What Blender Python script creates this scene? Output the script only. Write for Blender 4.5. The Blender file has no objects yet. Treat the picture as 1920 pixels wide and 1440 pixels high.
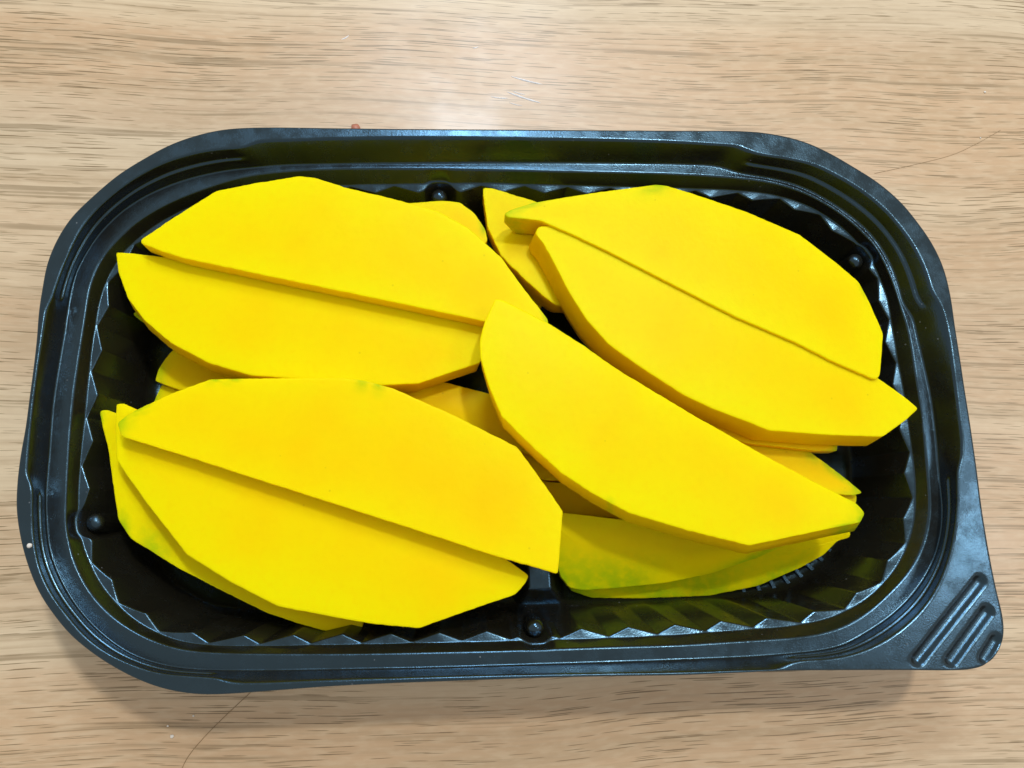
import bpy, math, random
import numpy as np
from mathutils import Vector, Euler

random.seed(4)
rng = np.random.default_rng(11)
scene = bpy.context.scene

# ------------------------------------------------------------------ camera
FPX = 1478.0                       # focal length in pixels of a 1920 px wide picture
CAM = np.array([0.0, 0.0, 0.236])
cam_d = bpy.data.cameras.new("camera")
cam = bpy.data.objects.new("camera", cam_d)
scene.collection.objects.link(cam)
cam.location = CAM
cam.rotation_euler = Euler((math.radians(13.0), math.radians(-3.0), 0.0), 'XYZ')
cam_d.sensor_width = 36.0
cam_d.lens = FPX / 1920 * 36.0
cam_d.clip_start = 0.005
cam_d.clip_end = 50.0
scene.camera = cam
ROT = np.array(cam.rotation_euler.to_matrix())

# ------------------------------------------------------------------ world and lamps (indoor, ceiling lights)
world = bpy.data.worlds.new("World")
scene.world = world
world.use_nodes = True
bg = world.node_tree.nodes["Background"]
bg.inputs[0].default_value = (1.0, 0.97, 0.92, 1)
bg.inputs[1].default_value = 0.50


def area(name, direction, dist, sx, sy, power, color):
    d = Vector(direction).normalized()
    l = bpy.data.lights.new(name, 'AREA')
    l.shape = 'RECTANGLE'
    l.size, l.size_y = sx, sy
    l.energy = power
    l.color = color
    o = bpy.data.objects.new(name, l)
    scene.collection.objects.link(o)
    o.location = d * dist
    o.rotation_euler = (-d).to_track_quat('-Z', 'Y').to_euler()
    return o


area("ceiling_lamp_main", (0.24, 0.40, 1.0), 1.7, 0.09, 0.09, 10.0, (1.0, 0.96, 0.90))
area("ceiling_lamp_far", (0.0, 0.76, 1.0), 1.05, 0.17, 0.30, 3.5, (0.74, 0.87, 1.0))
area("ceiling_lamp_right", (0.70, 0.06, 1.0), 1.6, 0.30, 0.20, 2.0, (0.95, 0.97, 1.0))

scene.view_settings.view_transform = 'Standard'
scene.view_settings.look = 'None'
scene.view_settings.exposure = 0.0
scene.view_settings.gamma = 1.0
scene.view_settings.use_curve_mapping = False
scene.cycles.max_bounces = 6
scene.cycles.diffuse_bounces = 4
scene.cycles.glossy_bounces = 3


# ------------------------------------------------------------------ helpers
def at(px, z):
    """photo pixels (n,2) -> points (n,3) at heights z (scalar or n) in metres"""
    p = np.atleast_2d(np.asarray(px, float))
    d = np.stack([(p[:, 0] - 960) / FPX, -(p[:, 1] - 720) / FPX, -np.ones(len(p))], 1) @ ROT.T
    t = (z - CAM[2]) / d[:, 2]
    return CAM + d * np.asarray(t)[:, None]


def mesh_obj(name, verts, faces, mat, parent=None, smooth=True):
    me = bpy.data.meshes.new(name)
    me.from_pydata([tuple(v) for v in verts], [], faces)
    me.validate()
    if smooth:
        me.polygons.foreach_set("use_smooth", [True] * len(me.polygons))
    me.materials.append(mat)
    o = bpy.data.objects.new(name, me)
    scene.collection.objects.link(o)
    o.parent = parent
    return o


def tag(o, label=None, cat=None, group=None, kind=None):
    if label: o["label"] = label
    if cat: o["category"] = cat
    if group: o["group"] = group
    if kind: o["kind"] = kind
    return o


class NT:
    """small node-tree builder"""
    def __init__(self, name):
        self.m = bpy.data.materials.new(name)
        self.m.use_nodes = True
        self.t = self.m.node_tree
        self.b = self.t.nodes["Principled BSDF"]

    def n(self, typ, **kw):
        nd = self.t.nodes.new(typ)
        for k, v in kw.items():
            if k.startswith("i_"):
                key = k[2:]
                nd.inputs[int(key) if key.isdigit() else key.replace("_", " ")].default_value = v
            else:
                setattr(nd, k, v)
        return nd

    def l(self, a, b):
        self.t.links.new(a, b)

    def math(self, op, a, b=None, c=None, clamp=False):
        nd = self.n('ShaderNodeMath', operation=op, use_clamp=clamp)
        for i, v in enumerate((a, b, c)):
            if v is None: continue
            if isinstance(v, (int, float)): nd.inputs[i].default_value = v
            else: self.l(v, nd.inputs[i])
        return nd.outputs[0]

    def mix(self, f, a, b):
        nd = self.n('ShaderNodeMix', data_type='RGBA')
        for s, v in ((nd.inputs[0], f), (nd.inputs[6], a), (nd.inputs[7], b)):
            if isinstance(v, (int, float)): s.default_value = v
            elif isinstance(v, tuple): s.default_value = (*v, 1)
            else: self.l(v, s)
        return nd.outputs[2]

    def mapr(self, v, a, b, c=0.0, d=1.0, smooth=True):
        nd = self.n('ShaderNodeMapRange', interpolation_type='SMOOTHSTEP' if smooth else 'LINEAR')
        self.l(v, nd.inputs[0])
        for i, x in enumerate((a, b, c, d)):
            nd.inputs[i + 1].default_value = x
        return nd.outputs[0]

    def noise(self, vec, scale, detail=2.0, rough=0.5):
        nd = self.n('ShaderNodeTexNoise')
        self.l(vec, nd.inputs['Vector'])
        nd.inputs['Scale'].default_value = scale
        nd.inputs['Detail'].default_value = detail
        nd.inputs['Roughness'].default_value = rough
        return nd.outputs['Fac']

    def scaled(self, vec, s, loc=(0, 0, 0)):
        nd = self.n('ShaderNodeMapping')
        self.l(vec, nd.inputs[0])
        nd.inputs['Location'].default_value = loc
        nd.inputs['Scale'].default_value = s
        return nd.outputs[0]

    def bump(self, h, strength, dist):
        nd = self.n('ShaderNodeBump')
        nd.inputs['Strength'].default_value = strength
        nd.inputs['Distance'].default_value = dist
        self.l(h, nd.inputs['Height'])
        self.l(nd.outputs[0], self.b.inputs['Normal'])


# ------------------------------------------------------------------ materials
def mat_wood():
    k = NT("oak_laminate")
    co = k.n('ShaderNodeTexCoord').outputs['Object']
    sep = k.n('ShaderNodeSeparateXYZ'); k.l(co, sep.inputs[0])
    x, y = sep.outputs[0], sep.outputs[1]
    w1 = k.noise(co, 7.0, 1.0)
    w2 = k.noise(k.scaled(co, (18, 30, 0)), 1.0, 2.0)
    # grain runs along x, tilting up to the right towards the near edge of the table
    tilt = k.mapr(y, -0.08, 0.10, 0.050, -0.008)
    yy = k.math('SUBTRACT', y, k.math('MULTIPLY', x, tilt))
    yy = k.math('ADD', yy, k.math('MULTIPLY', k.math('SUBTRACT', w1, 0.5), 0.014))
    yy = k.math('ADD', yy, k.math('MULTIPLY', k.math('SUBTRACT', w2, 0.5), 0.0014))
    cb = k.n('ShaderNodeCombineXYZ'); k.l(x, cb.inputs[0]); k.l(yy, cb.inputs[1])
    v = cb.outputs[0]
    # broad growth bands: cream, tan, pinkish and grey-brown
    band = k.noise(k.scaled(v, (1.6, 24, 0), (3.1, 0.7, 0)), 1.0, 2.0)
    band2 = k.noise(k.scaled(v, (4.5, 120, 0), (1.3, 5.7, 0)), 1.0, 4.0, 0.65)
    band3 = k.noise(k.scaled(v, (7.0, 330, 0), (6.3, 1.7, 0)), 1.0, 3.0, 0.6)
    grey = k.noise(k.scaled(co, (3.0, 9.0, 0), (0.4, 2.6, 0)), 1.0, 2.0)
    col = k.mix(k.mapr(band, 0.40, 0.58), (0.702, 0.564, 0.378), (0.595, 0.410, 0.245))
    col = k.mix(k.math('MULTIPLY', k.mapr(grey, 0.45, 0.65), 0.42), col, (0.567, 0.463, 0.334))
    col = k.mix(k.math('MULTIPLY', k.mapr(band2, 0.46, 0.68), 0.50), col, (0.484, 0.352, 0.209))
    col = k.mix(k.math('MULTIPLY', k.mapr(band3, 0.48, 0.68), 0.40), col, (0.428, 0.305, 0.174))
    # fine fibres
    fib = k.noise(k.scaled(v, (26, 1500, 0)), 1.0, 4.0, 0.65)
    col = k.mix(k.math('MULTIPLY', k.mapr(fib, 0.46, 0.72), 0.40), col, (0.44, 0.32, 0.20))
    mott = k.noise(k.scaled(v, (160, 600, 0)), 1.0, 2.0)
    col = k.mix(k.math('MULTIPLY', k.mapr(mott, 0.4, 0.7), 0.25), col, (0.753, 0.620, 0.427))
    # long, faint grain lines
    ln = k.noise(k.scaled(v, (6, 560, 0), (2.2, 0, 0)), 1.0, 3.0, 0.55)
    ln2 = k.noise(k.scaled(v, (30, 90, 0), (5.2, 1, 0)), 1.0, 1.0)
    lines = k.math('MULTIPLY', k.mapr(ln, 0.55, 0.64), k.mapr(ln2, 0.35, 0.6, 0.15, 0.55))
    # pores: short thin dark dashes
    dens = k.noise(k.scaled(v, (8, 45, 0), (7.7, 2.1, 0)), 1.0, 3.0)
    total = lines
    jit = k.noise(k.scaled(v, (150, 700, 0)), 1.0, 2.0)
    for (sx, sy, lo, th0, th1, amt) in ((16, 820, (0, 0, 0), 0.055, 0.165, 0.92),
                                        (30, 1050, (4.3, 8.8, 0), 0.045, 0.18, 0.85),
                                        (9, 620, (9.1, 3.3, 0), 0.045, 0.115, 0.90)):
        vo = k.n('ShaderNodeTexVoronoi', voronoi_dimensions='2D')
        k.l(k.scaled(v, (sx, sy, 0), lo), vo.inputs['Vector'])
        vo.inputs['Scale'].default_value = 1.0
        d = k.math('ADD', vo.outputs['Distance'], k.math('MULTIPLY', k.math('SUBTRACT', jit, 0.5), 0.16))
        th = k.mapr(dens, 0.32, 0.66, th0, th1, False)
        f = k.math('SUBTRACT', th, d)
        f = k.mapr(f, 0.0, 0.05)
        f = k.math('MULTIPLY', f, amt)
        total = k.math('MAXIMUM', total, f)
    col = k.mix(total, col, (0.215, 0.145, 0.068))
    k.l(col, k.b.inputs['Base Color'])
    rough = k.mapr(k.noise(co, 40, 3.0), 0.3, 0.7, 0.29, 0.41)
    k.l(rough, k.b.inputs['Roughness'])
    k.b.inputs['Coat Weight'].default_value = 0.10
    k.b.inputs['Coat Roughness'].default_value = 0.26
    k.b.inputs['Specular IOR Level'].default_value = 0.6
    return k.m


def mat_plastic():
    k = NT("black_plastic")
    co = k.n('ShaderNodeTexCoord').outputs['Object']
    # dust specks on the moulded surface
    vo = k.n('ShaderNodeTexVoronoi'); k.l(co, vo.inputs['Vector']); vo.inputs['Scale'].default_value = 330
    dust = k.math('MULTIPLY', k.mapr(vo.outputs['Distance'], 0.09, 0.03), k.mapr(k.noise(co, 60, 2.0), 0.50, 0.62))
    k.l(k.mix(dust, (0.0125, 0.0115, 0.0075), (0.16, 0.17, 0.18)), k.b.inputs['Base Color'])
    sp = k.noise(co, 160, 4.0, 0.65)
    k.l(k.mapr(sp, 0.35, 0.68, 0.15, 0.31), k.b.inputs['Roughness'])
    k.b.inputs['Specular IOR Level'].default_value = 0.82
    k.b.inputs['IOR'].default_value = 1.64
    k.b.inputs['Specular Tint'].default_value = (0.33, 0.68, 1.0, 1)  # blue of the ceiling's reflection put into the tint; the plastic is black
    fine = k.noise(co, 2400, 2.0, 0.6)
    wav = k.noise(co, 100, 2.0)
    k.bump(k.math('ADD', k.math('MULTIPLY', fine, 0.42), k.math('MULTIPLY', wav, 0.9)), 0.6, 0.00012)
    return k.m


def mat_mango():
    k = NT("mango_flesh")
    co = k.n('ShaderNodeTexCoord').outputs['Object']
    skin = k.n('ShaderNodeAttribute', attribute_name="skin").outputs['Fac']
    warm = k.n('ShaderNodeAttribute', attribute_name="warm").outputs['Fac']
    n1 = k.noise(co, 26, 3.0, 0.55)
    n2 = k.noise(co, 520, 3.0, 0.6)
    f = k.math('ADD', k.mapr(n1, 0.36, 0.68, -0.12, 0.22), warm, clamp=True)
    col = k.mix(f, (0.86, 0.755, 0.0012), (0.93, 0.555, 0.0012))
    col = k.mix(k.math('MULTIPLY', k.mapr(n2, 0.42, 0.75), 0.16), col, (0.86, 0.57, 0.002))
    n3 = k.noise(co, 420, 3.0)
    sk = k.math('MULTIPLY', skin, k.mapr(n3, 0.25, 0.65, 0.45, 0.90))
    col = k.mix(sk, col, (0.36, 0.52, 0.004))
    # tiny brown flecks of the stringy flesh
    vo = k.n('ShaderNodeTexVoronoi'); k.l(co, vo.inputs['Vector']); vo.inputs['Scale'].default_value = 130
    fl = k.math('MULTIPLY', k.mapr(vo.outputs['Distance'], 0.05, 0.02), 0.35)
    col = k.mix(fl, col, (0.55, 0.40, 0.01))
    k.l(col, k.b.inputs['Base Color'])
    k.b.subsurface_method = 'BURLEY'
    k.b.inputs['Subsurface Weight'].default_value = 0.55
    k.b.inputs['Subsurface Radius'].default_value = (1.0, 0.60, 0.02)
    k.b.inputs['Subsurface Scale'].default_value = 0.0030
    k.b.inputs['Roughness'].default_value = 0.36
    k.b.inputs['Specular IOR Level'].default_value = 0.035
    g = k.noise(co, 900, 3.0, 0.6)
    big = k.noise(co, 85, 2.0)
    k.bump(k.math('ADD', k.math('MULTIPLY', big, 3.0), k.math('ADD', k.math('MULTIPLY', g, 0.5), n2)), 0.20, 0.00020)
    return k.m


def mat_simple(name, col, rough=0.5, spec=0.5):
    k = NT(name)
    co = k.n('ShaderNodeTexCoord').outputs['Object']
    n = k.noise(co, 900, 2.0)
    k.l(k.mix(k.mapr(n, 0.3, 0.7), col, tuple(c * 0.8 for c in col)), k.b.inputs['Base Color'])
    k.b.inputs['Roughness'].default_value = rough
    k.b.inputs['Specular IOR Level'].default_value = spec
    return k.m


M_WOOD, M_PLASTIC, M_MANGO = mat_wood(), mat_plastic(), mat_mango()

# ------------------------------------------------------------------ table
tw = [(-0.7, -0.55), (0.7, -0.55), (0.7, 0.65), (-0.7, 0.65)]
tv = [(x, y, z) for z in (-0.025, 0.0) for x, y in tw]
table = mesh_obj("table", tv, [(3, 2, 1, 0), (4, 5, 6, 7), (0, 1, 5, 4), (1, 2, 6, 5), (2, 3, 7, 6), (3, 0, 4, 7)], M_WOOD, smooth=False)
tag(table, "pale oak grain laminate table top under the tray", kind="structure")

# ------------------------------------------------------------------ tray loops (traced contours, photo pixels)
LA = [(480,237),(640,239),(760,241),(960,243),(1160,244),(1300,244),(1390,244),(1447,249),(1507,263),(1553,283),(1600,310),(1647,340),(1690,377),(1723,417),(1750,457),(1770,500),(1783,550),(1793,617),(1803,680),(1810,727),(1820,790),(1832,873),(1843,957),(1856,1036),(1870,1107),(1881,1153),(1884,1187),(1878,1213),(1860,1240),(1837,1253),(1807,1257),(1713,1257),(1613,1257),(1480,1258),(1380,1262),(1280,1266),(1140,1268),(1007,1271),(873,1276),(740,1281),(640,1286),(567,1291),(467,1299),(383,1303),(333,1298),(283,1285),(233,1263),(183,1233),(133,1193),(97,1150),(70,1107),(50,1057),(37,1007),(30,955),(31,910),(37,857),(47,800),(55,740),(63,680),(68,633),(72,583),(78,543),(88,493),(107,447),(133,407),(173,367),(220,327),(267,297),(317,270),(367,252),(417,241)]
LB = [(477,265),(533,262),(640,259),(807,259),(973,261),(1140,263),(1280,267),(1350,271),(1383,273),(1403,282),(1427,289),(1480,297),(1527,308),(1573,330),(1617,357),(1657,390),(1690,427),(1717,467),(1737,510),(1748,545),(1763,570),(1773,600),(1781,640),(1790,707),(1798,773),(1804,830),(1803,856),(1796,885),(1795,940),(1790,993),(1780,1043),(1763,1090),(1740,1130),(1707,1167),(1663,1200),(1613,1223),(1560,1235),(1507,1238),(1482,1243),(1465,1253),(1380,1257),(1280,1260),(1140,1262),(1007,1264),(873,1267),(740,1271),(640,1274),(567,1277),(500,1280),(430,1279),(410,1272),(367,1268),(300,1262),(250,1247),(200,1223),(160,1193),(123,1150),(93,1107),(73,1060),(63,1003),(61,960),(60,912),(51,888),(52,857),(60,773),(68,707),(77,645),(83,605),(88,577),(98,557),(110,523),(127,480),(150,433),(177,397),(213,363),(253,333),(300,307),(350,290),(400,280),(455,275)]
LC = [(483,313),(533,309),(640,307),(873,306),(1040,306),(1280,308),(1350,312),(1378,323),(1440,333),(1497,348),(1547,373),(1597,407),(1633,440),(1663,483),(1683,533),(1693,570),(1709,592),(1719,633),(1737,707),(1747,757),(1755,823),(1759,873),(1764,915),(1768,960),(1763,1010),(1747,1060),(1713,1113),(1673,1153),(1630,1183),(1573,1213),(1513,1223),(1413,1231),(1280,1237),(1140,1242),(973,1247),(807,1252),(640,1255),(500,1257),(387,1257),(350,1255),(300,1247),(250,1230),(207,1203),(167,1167),(133,1123),(110,1080),(93,1033),(87,980),(86,930),(91,873),(100,757),(110,690),(122,620),(132,550),(143,510),(160,477),(187,437),(227,397),(267,370),(317,347),(367,331),(430,318)]
LD = [(483,327),(533,322),(640,317),(873,319),(1040,323),(1280,328),(1380,334),(1440,341),(1497,357),(1547,382),(1593,414),(1628,447),(1656,489),(1676,537),(1688,575),(1700,610),(1707,640),(1717,707),(1725,757),(1732,823),(1737,873),(1741,920),(1742,965),(1730,1023),(1706,1070),(1670,1110),(1630,1147),(1590,1173),(1547,1188),(1505,1195),(1447,1199),(1380,1203),(1280,1209),(1140,1213),(973,1219),(807,1223),(640,1226),(383,1223),(333,1217),(283,1200),(233,1173),(193,1140),(160,1097),(137,1047),(127,1000),(124,955),(127,890),(132,807),(138,740),(147,680),(160,600),(171,533),(187,493),(217,453),(253,420),(300,390),(350,367),(400,349),(450,333)]
LE = [(500,355),(640,347),(807,345),(907,344),(1040,347),(1280,353),(1380,357),(1447,364),(1497,378),(1547,402),(1580,427),(1613,460),(1640,497),(1657,533),(1667,575),(1677,640),(1689,707),(1698,757),(1707,823),(1713,873),(1716,923),(1713,975),(1700,1025),(1674,1073),(1632,1118),(1587,1146),(1547,1162),(1493,1173),(1380,1182),(1280,1190),(1140,1197),(973,1202),(807,1206),(640,1209),(383,1210),(333,1202),(283,1182),(233,1147),(197,1107),(173,1067),(158,1030),(149,990),(147,950),(148,910),(150,873),(155,823),(162,757),(168,690),(180,600),(190,553),(205,515),(232,472),(265,442),(303,414),(350,390),(420,367)]
Z_RIM, Z_LEDGE, Z_SCAL, Z_FLOOR = 0.0360, 0.0285, 0.0250, 0.0030


def catmull(pts, sub=14):
    p = np.asarray(pts, float); n = len(p); out = []
    for i in range(n):
        p0, p1, p2, p3 = p[i - 1], p[i], p[(i + 1) % n], p[(i + 2) % n]
        t0 = 0; t1 = t0 + np.linalg.norm(p1 - p0) ** .5; t2 = t1 + np.linalg.norm(p2 - p1) ** .5; t3 = t2 + np.linalg.norm(p3 - p2) ** .5
        for t in np.linspace(t1, t2, sub, endpoint=False):
            a1 = (t1 - t) / (t1 - t0) * p0 + (t - t0) / (t1 - t0) * p1
            a2 = (t2 - t) / (t2 - t1) * p1 + (t - t1) / (t2 - t1) * p2
            a3 = (t3 - t) / (t3 - t2) * p2 + (t - t2) / (t3 - t2) * p3
            b1 = (t2 - t) / (t2 - t0) * a1 + (t - t0) / (t2 - t0) * a2
            b2 = (t3 - t) / (t3 - t1) * a2 + (t - t1) / (t3 - t1) * a3
            out.append((t2 - t) / (t2 - t1) * b1 + (t - t1) / (t2 - t1) * b2)
    return np.array(out)


NA = 1680
TH = np.linspace(-np.pi, np.pi, NA, endpoint=False)
c0 = at([(925, 770)], Z_SCAL)[0, :2]
ASP = 0.62
DIRS = np.stack([np.cos(TH), ASP * np.sin(TH)], 1)


def polar(px, z, smooth=2.0):
    w = at(catmull(px), z)[:, :2] - c0
    a = np.arctan2(w[:, 1] / ASP, w[:, 0]); r = np.hypot(w[:, 0], w[:, 1] / ASP)
    o = np.argsort(a)
    rr = np.interp(TH, a[o], r[o], period=2 * np.pi)
    kk = int(smooth * 3); ker = np.exp(-0.5 * (np.arange(-kk, kk + 1) / smooth) ** 2); ker /= ker.sum()
    return np.convolve(np.concatenate([rr[-kk:], rr, rr[:kk]]), ker, 'valid')


rA, rB, rC, rD, rE = (polar(LA, Z_RIM, 3), polar(LB, Z_RIM, 3), polar(LC, Z_LEDGE, 5), polar(LD, Z_LEDGE, 7), polar(LE, Z_SCAL, 8))
rlen = np.hypot(DIRS[:, 0], DIRS[:, 1])            # metres per unit of polar r
rB = np.minimum(rB, rA - 0.0007 / rlen)
rD = np.minimum(rD, rC - 0.0006 / rlen)
rE = np.minimum(rE, rD - 0.0008 / rlen)
# arc length along the scalloped ledge
pE = DIRS * rE[:, None]
seg = np.linalg.norm(np.roll(pE, -1, 0) - pE, axis=1)
sE = np.concatenate([[0], np.cumsum(seg)[:-1]]); PER = seg.sum()
LUGS = [(1005, 1197), (168, 978), (825, 352), (1617, 478)]


def theta_of(px, z):
    w = at([px], z)[0, :2] - c0
    return math.atan2(w[1] / ASP, w[0])


def s_of(px):
    return float(np.interp(theta_of(px, Z_SCAL), TH, sE))


NFL = round(PER / 0.0128)
s0 = s_of(LUGS[0])
ph = ((sE - s0) / PER * NFL) % 1.0
tri = np.abs(2 * ph - 1)                            # 1 at a peak, 0 in a valley
gap = np.ones(NA); notch = np.zeros(NA)
for lg in LUGS:
    ds = np.abs((sE - s_of(lg) + PER / 2) % PER - PER / 2)
    gap *= 1 - np.exp(-(ds / 0.0042) ** 6)
    notch += np.exp(-(ds / 0.0032) ** 4)
rE2 = rE + notch * 0.0011 / rlen
amp = 0.0021
# true normal offset -> polar offset
tan = np.roll(pE, -1, 0) - np.roll(pE, 1, 0); tan /= np.linalg.norm(tan, axis=1)[:, None]
nrm = np.stack([tan[:, 1], -tan[:, 0]], 1)
cosn = np.abs((nrm * DIRS).sum(1))
rF = rE2 - (0.0006 + amp * tri * gap) / cosn
rG = rE - (0.0075 + amp * 0.10 * tri) / cosn
rH = rE - (0.0100 + amp * 0.05 * tri) / cosn

def span(p, q, z):
    a, b = theta_of(p, z), theta_of(q, z)
    mid_, half = None, None
    d = (b - a + math.pi) % (2 * math.pi) - math.pi
    mid_, half = a + d / 2, abs(d) / 2
    x = np.abs((TH - mid_ + np.pi) % (2 * np.pi) - np.pi)
    return np.clip((half - x) / 0.03, 0, 1)


corner = sum(span(p, q, Z_RIM) for p, q in (((97, 560), (457, 275)), ((1403, 282), (1763, 570)), ((1796, 885), (1482, 1243)), ((410, 1272), (60, 912))))
corner = corner * corner * (3 - 2 * corner)
rM1 = rC + (rB - rC) * (0.60 - 0.08 * corner) + 0.00035 * corner / rlen
rM2 = rC + (rB - rC) * (0.40 + 0.08 * corner) - 0.00035 * corner / rlen
zM1 = Z_LEDGE + (Z_RIM - Z_LEDGE) * (0.60 - 0.12 * corner)
zM2 = Z_LEDGE + (Z_RIM - Z_LEDGE) * (0.40 + 0.05 * corner)

# section profile, outside -> inside: (polar r, z, fillet size)
NFLANGE = 44
prof = [(rA + 0.0003 / rlen, np.full(NA, Z_RIM - 0.0030), 0),
        (rA, np.full(NA, Z_RIM), 0.0006),
        (rB, np.full(NA, Z_RIM), 0.0007),
        (rM1, zM1, 0.0005),
        (rM2, zM2, 0.0005),
        (rC, np.full(NA, Z_LEDGE), 0.0006),
        (rD, np.full(NA, Z_LEDGE + 0.0003), 0.0006),
        (rE2, np.full(NA, Z_SCAL), 0.0004),
        (rF, np.full(NA, Z_SCAL - 0.0002), 0.00045),
        (rG, np.full(NA, Z_FLOOR + 0.0022), 0.0012),
        (rH, np.full(NA, Z_FLOOR), 0)]
rows = []
P3 = [np.concatenate([c0 + DIRS * r[:, None], z[:, None]], 1) for r, z, _ in prof]
for i, (r, z, fil) in enumerate(prof):
    p = P3[i]
    if fil == 0:
        rows.append(p); continue
    a, b = P3[i - 1] - p, P3[i + 1] - p
    la, lb = np.linalg.norm(a, axis=1)[:, None], np.linalg.norm(b, axis=1)[:, None]
    pa = p + a / la * np.minimum(fil, la * .42); pb = p + b / lb * np.minimum(fil, lb * .42)
    for t in (0, .25, .5, .75, 1):
        rows.append((1 - t) ** 2 * pa + 2 * t * (1 - t) * p + t * t * pb)
    if i == 1:                                     # dense flange, for the embossed grooves
        na, nb = pb, None
        q = P3[2]; a2 = P3[1] - q; la2 = np.linalg.norm(a2, axis=1)[:, None]
        nb = q + a2 / la2 * np.minimum(prof[2][2], la2 * .42)
        for t in np.linspace(0, 1, NFLANGE)[1:-1]:
            rows.append(na * (1 - t) + nb * t)
for t in (0.75, 0.5, 0.25, 0.08):                  # floor
    rows.append(np.concatenate([c0 + DIRS * (rH * t)[:, None], np.full((NA, 1), Z_FLOOR)], 1))
V = np.concatenate(rows)
# slight warp of the thin rim, as thermoformed plastic has
V[:, 2] += 0.0003 * np.sin(V[:, 0] * 38 + 1) * np.clip((V[:, 2] - 0.02) / 0.016, 0, 1)
# three grooves pressed into the pull tab
for (a, b, wd, dep) in (((1722, 1237), (1838, 1090), 0.0021, 0.0013), ((1785, 1238), (1851, 1147), 0.0021, 0.0013), ((1847, 1234), (1868, 1200), 0.0019, 0.0012)):
    A_, B_ = at([a], Z_RIM)[0, :2], at([b], Z_RIM)[0, :2]
    d = B_ - A_; t = np.clip(((V[:, :2] - A_) @ d) / (d @ d), 0, 1)
    dist = np.linalg.norm(V[:, :2] - (A_ + t[:, None] * d), axis=1)
    u = np.clip((wd - dist) / (wd * 0.85), 0, 1)
    V[:, 2] -= dep * u * u * (3 - 2 * u) * (V[:, 2] > Z_RIM - 0.002)
nr = len(rows)
F = []
idx = np.arange(NA); nxt = (idx + 1) % NA
for k in range(nr - 1):
    F += list(zip((k * NA + idx).tolist(), (k * NA + nxt).tolist(), ((k + 1) * NA + nxt).tolist(), ((k + 1) * NA + idx).tolist()))
VL = V.tolist() + [[c0[0], c0[1], Z_FLOOR]]
F += [(int((nr - 1) * NA + i), int((nr - 1) * NA + j), nr * NA) for i, j in zip(idx, nxt)]

tray = bpy.data.objects.new("fruit_tray", None)
scene.collection.objects.link(tray)
tray.empty_display_size = 0.02
tag(tray, "black plastic fruit tray with fluted walls and a grooved pull tab on the oak table", "tray")
shell = mesh_obj("shell", VL, F, M_PLASTIC, tray)
sol = shell.modifiers.new("thickness", 'SOLIDIFY'); sol.thickness = 0.00045; sol.offset = -1


# stacking lugs: rounded posts standing in the gaps of the scalloped ledge
def lathe(profile, center, mat, name, parent, n=40, stretch=None):
    vs, fs = [], []
    for (r, z) in profile:
        for i in range(n):
            a = 2 * math.pi * i / n
            vs.append((center[0] + r * math.cos(a), center[1] + r * math.sin(a), z))
    m = len(profile)
    for k in range(m - 1):
        for i in range(n):
            j = (i + 1) % n
            fs.append((k * n + i, k * n + j, (k + 1) * n + j, (k + 1) * n + i))
    vs.append((center[0], center[1], profile[-1][1])); top = len(vs) - 1
    fs += [((m - 1) * n + i, (m - 1) * n + (i + 1) % n, top) for i in range(n)]
    return mesh_obj(name, vs, fs, mat, parent)


for lg in LUGS:
    s = s_of(lg); i = int(np.argmin(np.abs(sE - s)))
    ctr = c0 + pE[i] - nrm[i] * (1 if nrm[i] @ pE[i] > 0 else -1) * 0.0030
    zt = Z_SCAL - 0.0006
    R = 0.0023
    pr = [(R + 0.0009, 0.008), (R + 0.0003, 0.018)]
    for a in np.linspace(0, math.pi / 2, 9):
        pr.append((R * math.cos(a) if a < 1.5 else 0.0002, zt - 0.0020 + 0.0020 * math.sin(a)))
    lathe(pr, ctr, M_PLASTIC, "stacking_lug", tray)

# low ridge across the middle of the tray floor
pa, pb = at([(1012, 1105)], 0.009)[0], at([(985, 560)], 0.009)[0]
d = (pb - pa)[:2]; L = np.linalg.norm(d); d /= L; n_ = np.array([d[1], -d[0]])
vs = []
for s_, hw, z in ((-0.006, 0.0075, Z_FLOOR - 0.0002), (0.0, 0.0032, 0.0095)):
    for (e, sg) in ((s_, -1), (s_, 1), (L - s_, 1), (L - s_, -1)):
        q = pa[:2] + d * e + n_ * hw * sg
        vs.append((q[0], q[1], z))
ridge = mesh_obj("floor_ridge", vs, [(4, 5, 6, 7), (0, 1, 5, 4), (1, 2, 6, 5), (2, 3, 7, 6), (3, 0, 4, 7)], M_PLASTIC, tray, smooth=False)
bv = ridge.modifiers.new("bevel", 'BEVEL'); bv.width = 0.0006; bv.segments = 3


# short grip ribs moulded in an arc on the tray floor
cA = at([(1330, 880)], Z_FLOOR)[0]
rib_me = None
for k_, (u_, v_) in enumerate(((1395,1114),(1422,1106),(1448,1098),(1473,1088),(1497,1076),(1517,1063),(1536,1047),(1552,1030))):
    q = at([(u_, v_)], Z_FLOOR)[0]
    an = math.atan2(q[1] - cA[1], q[0] - cA[0])
    if rib_me is None:
        hx, hy, hz = 0.0022, 0.0007, 0.0009
        vs = [(x * f, y * f, z) for z, f in ((-0.0002, 1.0), (hz, 0.7)) for x, y in ((-hx, -hy), (hx, -hy), (hx, hy), (-hx, hy))]
        rb = mesh_obj("floor_rib", vs, [(4, 5, 6, 7), (0, 1, 5, 4), (1, 2, 6, 5), (2, 3, 7, 6), (3, 0, 4, 7)], M_PLASTIC, tray, smooth=False)
        rib_me = rb.data
    else:
        rb = bpy.data.objects.new("floor_rib", rib_me); scene.collection.objects.link(rb); rb.parent = tray
    rb.location = q; rb.rotation_euler = (0, 0, an)


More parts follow.
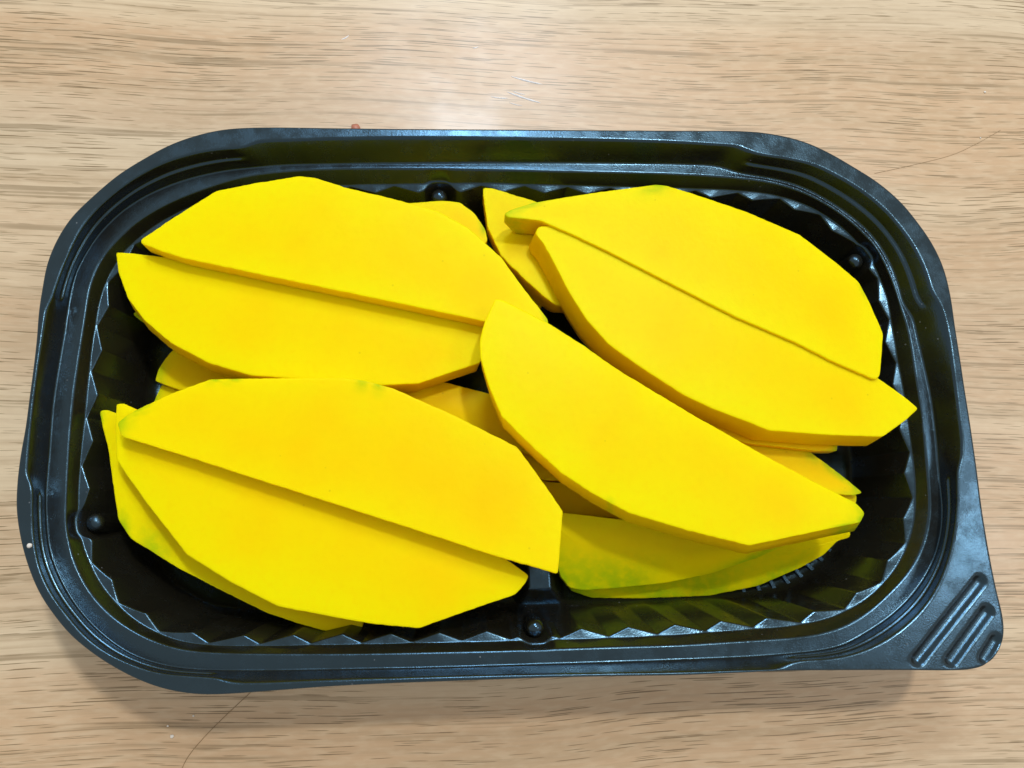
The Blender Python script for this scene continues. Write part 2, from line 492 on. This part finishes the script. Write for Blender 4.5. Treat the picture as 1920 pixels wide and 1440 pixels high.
# ------------------------------------------------------------------ mango slices
def resample(p, step):
    p = np.asarray(p, float); q = np.roll(p, -1, 0)
    out = []
    for a, b in zip(p, q):
        n = max(1, int(round(np.linalg.norm(b - a) / step)))
        for t in np.arange(n) / n:
            out.append(a + (b - a) * t)
    return np.array(out)


def mango_slice(label, px, z, thick, gx=0, gy=0, mid=(1.0, 0, 0), bot=(0.9, 0, 0), skin=(), side_skin=0.0, warm=0.0, dome=0.0, rough=0.10):
    """px: outline of the upper face in photo pixels; z: its height (mm) at the outline's centre;
    gx, gy: height change (mm) per 1000 px; mid / bot: scale and shift (mm) of the middle and lower outlines."""
    out = resample(px, 4.5)
    for _ in range(1):                              # take the hardness off the knife corners
        out = 0.25 * np.roll(out, 1, 0) + 0.5 * out + 0.25 * np.roll(out, -1, 0)
    cpx = np.asarray(px, float).mean(0)
    w = at(out, np.full(len(out), z / 1000))
    c_ = at([cpx], z / 1000)[0]
    for _ in range(8):
        w = at(out, z / 1000 + gx * 1e-3 / 0.135 * (w[:, 0] - c_[0]) - gy * 1e-3 / 0.135 * (w[:, 1] - c_[1]))
    n = len(out)
    # ragged knife edge
    jit = rng.normal(0, 1, n); jit = 0.6 * jit + 0.4 * np.roll(jit, 1)
    cen = w.mean(0)
    tg = np.roll(w, -1, 0) - np.roll(w, 1, 0); tg[:, 2] = 0
    tg /= np.linalg.norm(tg, axis=1)[:, None]
    nn = np.stack([tg[:, 1], -tg[:, 0], np.zeros(n)], 1)
    if ((w - cen) * nn).sum() < 0: nn = -nn
    w = w + nn * (jit * rough * 0.4 / 1000)[:, None]
    t = thick / 1000
    X = np.c_[w[:, :2] - cen[:2], np.ones(n)]
    pl, *_ = np.linalg.lstsq(X, w[:, 2], rcond=None)
    ev, evec = np.linalg.eigh(np.cov((w - cen)[:, :2].T)); ax_ = evec[:, 1]
    tt = (w - cen)[:, :2] @ ax_
    lo_, hi_ = np.sort(tt)[[0, -1]]
    spine = cen[:2] + np.clip(tt * .9, lo_ * .62, hi_ * .62)[:, None] * ax_
    spine = np.c_[spine, np.c_[spine - cen[:2], np.ones(n)] @ pl]
    rings, pxs, side = [], [], []

    def add(v, s, sd):
        rings.append(v); pxs.append(cpx + (out - cpx) * s); side.append(sd)

    b3 = cen + (w - cen) * bot[0] + np.array([bot[1], bot[2], 0]) / 1000; b3[:, 2] = w[:, 2] - t
    m3 = cen + (w - cen) * mid[0] + np.array([mid[1], mid[2], 0]) / 1000; m3[:, 2] = w[:, 2] - t * 0.5
    add(b3, 1, 1)
    add(m3 * .35 + b3 * .65, 1, 1)
    add(m3, 1, 1)
    q3 = w * .6 + m3 * .4; q3[:, 2] = w[:, 2] - t * 0.2; add(q3, 1, 1)
    e = w.copy(); e[:, 2] -= 0.0003; add(e, 1, .8)
    def sc(f, dz):
        e = spine + (w - spine) * f; e[:, 2] -= dz; return e
    add(sc(.998, 0.00010), 1, .3)
    add(sc(.993, 0.00002), 1, 0)
    inner = sc(.97, 0); add(inner, 1, 0)
    for s in (.93, .8, .6, .4, .2, .06):
        v = spine + (inner - spine) * s
        v[:, 2] += dome / 1000 * (1 - s * s)
        add(v, s, 0)
    V = np.concatenate(rings); m = len(rings)
    F = []
    i = np.arange(n); j = (i + 1) % n
    for k in range(m - 1):
        F += list(zip((k * n + i).tolist(), (k * n + j).tolist(), ((k + 1) * n + j).tolist(), ((k + 1) * n + i).tolist()))
    F.append(tuple(range((m - 1) * n, m * n)))
    F.append(tuple(range(n))[::-1])
    o = mesh_obj("mango_slice", V - cen * [1, 1, 0], F, M_MANGO)
    o.location = (cen[0], cen[1], 0)
    P = np.concatenate(pxs); sk = np.zeros(len(P))
    core = [0.05] * (m - 6) + [0.08, 0.15, 0.25, 0.32, 0.36, 0.37]
    sd = np.repeat(side, n)
    for (u, v_, r) in skin:
        sk = np.maximum(sk, np.exp(-(((P[:, 0] - u) ** 2 + (P[:, 1] - v_) ** 2) / r ** 2)))
    sk = np.clip(np.maximum(sk, sd * side_skin), 0, 1)
    at_ = o.data.attributes.new("skin", 'FLOAT', 'POINT'); at_.data.foreach_set("value", sk.astype(np.float32))
    at2 = o.data.attributes.new("warm", 'FLOAT', 'POINT'); at2.data.foreach_set("value", np.full(len(P), warm, np.float32) + np.repeat(core, n).astype(np.float32) + (sd * 0.8).astype(np.float32))  # sides get the orange of their shade painted in; core warmth is flesh colour
    import bmesh
    bm = bmesh.new(); bm.from_mesh(o.data); bmesh.ops.recalc_face_normals(bm, faces=bm.faces); bm.to_mesh(o.data); bm.free()
    tag(o, label, "mango slice", "mango slices in the tray")
    return o


# --- lower layers
mango_slice("small green-edged corner of mango peeping out below the leftmost upper slice", [(248,588),(262,600),(280,612),(400,660),(430,600),(330,550)], 17, 9, skin=((255, 597, 40),), side_skin=.5)
mango_slice("tiny shaded mango tip deep in the gap at the tray centre", [(1000,545),(1024,552),(1018,570),(1008,584),(960,600),(940,560)], 12, 6)
mango_slice("shaded mango slice under the left pair, its end nearest the tray wall", [(290,714),(298,690),(318,662),(345,640),(500,650),(640,720),(500,765),(342,733)], 14, 9, skin=((295, 700, 22),), warm=.2, side_skin=.4)
mango_slice("lowest mango end on the left, just below the shaded slice end", [(303,721),(342,735),(430,765),(400,810),(300,800),(287,757)], 11, 7, skin=((290, 745, 20),), side_skin=.4)
mango_slice("rounded mango end behind the upper left slice, next to the top lug", [(690,385),(775,380),(830,376),(862,379),(890,400),(911,432),(914,452),(880,480),(700,460)], 25, 14, skin=((908, 425, 14),), side_skin=.15)
mango_slice("upright mango wedge tip between the upper left and upper right slices", [(905,352),(925,353),(975,369),(1000,376),(1100,420),(1150,500),(1080,575),(1042,572),(1022,558),(980,520),(940,481),(914,425),(908,380)], 26, 12, rough=.16)
mango_slice("mango slice bridging the tray centre under the front slice", [(640,690),(812,711),(925,740),(1050,790),(1150,850),(1120,885),(1017,857),(977,847),(900,820),(700,760)], 21, 9, warm=.2, dome=.6)
mango_slice("narrow shaded mango slice second down in the centre stack", [(900,800),(1200,845),(1400,925),(1300,918),(1080,904),(1020,899),(900,862)], 16, 7, warm=.35)
mango_slice("narrow shaded mango slice third down in the centre stack", [(950,885),(1030,904),(1090,906),(1400,940),(1450,1000),(1175,974),(1055,961),(960,940)], 14, 7, warm=.35)
mango_slice("green-skinned mango slice lying lowest at the right of the front wall", [(1050,1000),(1300,1000),(1560,995),(1596,997),(1594,1008),(1572,1013),(1545,1040),(1500,1065),(1420,1099),(1330,1117),(1200,1122),(1110,1121),(1072,1108),(1055,1080)], 10, 6, gy=-70, skin=((1330, 1115, 60), (1450, 1090, 50), (1090, 1115, 60), (1250, 1122, 60)), side_skin=.4)
mango_slice("mango slice with a green peeled back under the front slice", [(1000,955),(1055,961),(1175,975),(1400,985),(1480,1020),(1420,1046),(1330,1076),(1250,1093),(1150,1103),(1095,1107),(1068,1102),(1052,1082),(1030,1020)], 16, 8, gy=-62, skin=((1150, 1095, 45), (1062, 1085, 45), (1105, 1105, 55), (1180, 1100, 40), (1400, 1050, 60)), side_skin=.5, dome=1.2)
mango_slice("thin mango slice end under the long right slice, cut edge showing", [(1340,780),(1440,800),(1572,823),(1570,846),(1530,845),(1420,833),(1395,830),(1330,805)], 26, 8, warm=.25, skin=((1572, 838, 22),))
mango_slice("short green-edged mango tip at the right end of the centre stack", [(1500,915),(1595,918),(1607,930),(1603,952),(1560,962),(1480,950)], 20, 8)
mango_slice("pointed green-edged mango slice under the right end of the front slice", [(1360,832),(1420,832),(1510,841),(1550,870),(1590,901),(1617,924),(1600,929),(1500,920),(1400,890)], 23, 8, skin=((1617, 923, 26), (1600, 910, 22), (1588, 898, 22), (1570, 884, 20), (1555, 872, 18), (1525, 850, 14)), warm=.1)
mango_slice("mango slice below the lower left pair, nearest the left wall", [(187,770),(200,768),(218,775),(300,800),(500,950),(680,1100),(681,1165),(676,1188),(640,1188),(600,1181),(550,1166),(500,1149),(420,1110),(330,1063),(245,1010),(222,975),(212,910),(203,840),(193,805)], 22, 12, gx=-10, gy=-8, skin=((225, 990, 24), (285, 1042, 34), (190, 780, 12)), side_skin=.4, bot=(.88, 2, 2), dome=.4)
# --- upper layer
mango_slice("leftmost upper mango slice, second from the back wall", [(217,473),(240,474),(300,481),(355,491),(500,523),(640,555),(780,583),(912,606),(906,650),(901,680),(840,700),(785,719),(720,722),(600,714),(470,704),(390,680),(320,643),(270,600),(240,560),(222,510)], 30.5, 12, mid=(1.0, -.9, -.9), bot=(.95, -.5, -.5), rough=.10)
mango_slice("broad upper left mango slice nearest the back wall", [(263,450),(330,405),(405,358),(480,343),(560,330),(590,333),(650,352),(735,372),(820,395),(880,428),(940,483),(985,545),(1027,598),(1028,612),(1000,621),(912,603),(640,546),(500,517),(345,484),(300,470),(264,456)], 36, 12, skin=((1030, 605, 22),), rough=.13)
mango_slice("lower left mango slice lying half under the green-tipped one", [(218,757),(232,756),(258,769),(330,795),(500,855),(700,930),(900,1020),(955,1053),(992,1079),(982,1098),(966,1115),(880,1144),(785,1178),(700,1170),(640,1160),(520,1137),(430,1090),(350,1040),(280,950),(230,880),(218,860),(216,800)], 31, 11, bot=(.93, 1, 1), dome=.5)
mango_slice("broad lower left mango slice with a green tip at its left end", [(220,793),(235,780),(255,769),(320,738),(395,711),(500,709),(640,708),(690,714),(740,729),(850,778),(970,838),(1015,900),(1055,958),(1051,1020),(1046,1076),(920,1040),(780,994),(640,949),(470,895),(340,853),(226,818)], 37, 8, gy=6, warm=.20, skin=((228, 790, 26), (262, 768, 18), (405, 709, 12), (440, 707, 12), (680, 709, 13), (712, 717, 12)), rough=.13, bot=(.95, 0, 0))
mango_slice("long right mango slice pointing at the right wall", [(1010,424),(1040,424),(1073,432),(1140,462),(1280,534),(1380,585),(1490,632),(1563,669),(1640,704),(1700,747),(1722,766),(1700,787),(1655,819),(1560,816),(1440,807),(1407,793),(1340,768),(1280,740),(1200,688),(1140,645),(1100,600),(1065,545),(1040,495),(1018,455),(1003,437)], 34.7, 12, mid=(1.0, -1.4, -1.6), bot=(.97, -1.5, -1.5), rough=.08)
mango_slice("broad upper right mango slice with a green left tip", [(945,401),(960,392),(1000,380),(1110,362),(1230,346),(1250,348),(1290,360),(1400,397),(1500,440),(1565,490),(1610,528),(1632,570),(1656,625),(1653,670),(1650,706),(1641,712),(1563,678),(1490,641),(1380,594),(1280,543),(1140,471),(1073,439),(1012,413),(975,409),(950,407)], 35.8, 10, skin=((962, 392, 28), (1000, 380, 22), (1232, 346, 22), (1627, 540, 16)), rough=.10, bot=(.95, 0, 0))
mango_slice("front mango slice lying on top across the tray centre, green right tip", [(928,560),(945,563),(1030,607),(1090,645),(1160,694),(1300,778),(1430,852),(1530,905),(1605,943),(1622,962),(1614,980),(1590,984),(1500,1003),(1405,1023),(1290,995),(1180,962),(1110,925),(1050,885),(990,830),(940,780),(915,720),(901,670),(899,640),(910,600)], 38.5, 10, gx=-10, mid=(1.0, .6, -2.0), bot=(.93, 1.5, -3.0), skin=((1622, 976, 36), (1590, 990, 22), (1140, 950, 9)), rough=.12, dome=.3)


# ------------------------------------------------------------------ small things on the table
def tube(name, pts, rad, mat, n=6):
    p = np.array(pts, float); vs, fs = [], []
    m = len(p)
    for i in range(m):
        t = p[min(i + 1, m - 1)] - p[max(i - 1, 0)]; t /= np.linalg.norm(t)
        a = np.cross(t, [0, 0, 1]); a /= np.linalg.norm(a); b = np.cross(a, t)
        for k in range(n):
            an = 2 * math.pi * k / n
            vs.append(p[i] + rad * (a * math.cos(an) + b * math.sin(an)))
    for i in range(m - 1):
        for k in range(n):
            fs.append((i * n + k, i * n + (k + 1) % n, (i + 1) * n + (k + 1) % n, (i + 1) * n + k))
    fs += [tuple(range(n))[::-1], tuple(range((m - 1) * n, m * n))]
    return mesh_obj(name, vs, fs, mat)


def open_curve(px, z):
    p = np.asarray(px, float); ext = np.vstack([2 * p[0] - p[1], p, 2 * p[-1] - p[-2]]); out = []
    for i in range(1, len(ext) - 2):
        for t in np.linspace(0, 1, 10, endpoint=False):
            p0, p1, p2, p3 = ext[i - 1:i + 3]
            out.append(.5 * (2 * p1 + (p2 - p0) * t + (2 * p0 - 5 * p1 + 4 * p2 - p3) * t * t + (3 * p1 - p0 - 3 * p2 + p3) * t ** 3))
    out.append(ext[-2])
    return at(np.array(out), z)


M_HAIR = mat_simple("brown_hair", (0.30, 0.20, 0.09), 0.4)
tag(tube("hair", open_curve([(500,1270),(468,1300),(425,1340),(385,1380),(352,1420),(332,1462)], 0.00010), 0.00008, M_HAIR), "thin brown hair curving out from under the tray's near edge", "hair")
M_HAIR2 = mat_simple("light_hair", (0.42, 0.30, 0.17), 0.4)
tag(tube("hair", open_curve([(1640,325),(1700,312),(1780,292),(1830,270),(1876,244)], 0.00010), 0.00006, M_HAIR2), "faint light hair on the table beyond the upper right corner", "hair")


def crumb(name, px, r, mat, label, flat=.6, z=0.0, group="crumbs on the table"):
    c = at([px], z)[0]
    import bmesh
    bm = bmesh.new(); bmesh.ops.create_icosphere(bm, subdivisions=2, radius=r)
    for v in bm.verts:
        v.co *= 1 + random.uniform(-.22, .22)
        v.co.z = v.co.z * flat + r * flat * .85
    me = bpy.data.meshes.new(name); bm.to_mesh(me); bm.free(); me.materials.append(mat)
    me.polygons.foreach_set("use_smooth", [True] * len(me.polygons))
    o = bpy.data.objects.new(name, me); scene.collection.objects.link(o); o.location = (c[0], c[1], z)
    return tag(o, label, "crumb", group)


M_CR = mat_simple("white_crumb", (0.85, 0.82, 0.76), 0.6)
M_RED = mat_simple("red_crumb", (0.50, 0.19, 0.12), 0.45)
crumb("crumb", (323, 1380), 0.00050, M_CR, "larger white crumb on the table below the tray's near left corner")
crumb("crumb", (315, 1361), 0.00028, M_CR, "smaller white crumb just above the larger one near the left corner")
crumb("crumb", (363, 1342), 0.00028, M_CR, "pale crumb in the tray's shadow beside the brown hair")
crumb("crumb", (1846, 173), 0.00036, M_CR, "tiny pale crumb on the table at the upper right")
crumb("crumb", (1838, 459 - 200), 0.00026, M_CR, "tiny pale crumb beside the faint light hair")
crumb("crumb", (668, 243), 0.0017, M_RED, "reddish crumb on the table behind the tray's far rim", flat=.5)

crumb("crumb", (57, 1023), 0.0006, M_CR, "small whitish fleck stuck on the tray's left rim", z=Z_RIM, group=None)

# whitish scuff marks on the laminate, parts of the table top
M_SCUFF = mat_simple("scuffed_laminate", (0.93, 0.93, 0.95), 0.5)
for (a, b, wd) in (((958, 143), (1018, 158), 3.2), ((950, 172), (1015, 193), 3.6), ((962, 171), (985, 177), 2.0), ((920, 181), (953, 184), 2.4), ((955, 192), (980, 198), 1.6), ((640, 74), (654, 66), 2.2), ((886, 90), (897, 87), 2.0)):
    a, b = np.array(a, float), np.array(b, float); d_ = (b - a) / np.linalg.norm(b - a); q_ = np.array([-d_[1], d_[0]])
    top_, low_ = [], []
    for t in np.linspace(0, 1, 18):
        hw = wd * .5 * math.sin(math.pi * min(1, max(0.02, t))) ** .6 * random.uniform(.75, 1.15)
        c_ = a + (b - a) * t + q_ * 1.2 * math.sin(t * 3)
        top_.append(c_ + q_ * hw); low_.append(c_ - q_ * hw)
    P_ = at(np.array(top_ + low_), 0.00005); Q_ = P_ - [0, 0, 0.0004]
    m_ = len(top_)
    fs = [(i, i + 1, m_ + i + 1, m_ + i) for i in range(m_ - 1)]
    mesh_obj("scuff_mark", np.concatenate([P_, Q_]), fs + [(i, 2 * m_ + i, 2 * m_ + i + 1, i + 1) for i in range(m_ - 1)], M_SCUFF, table)
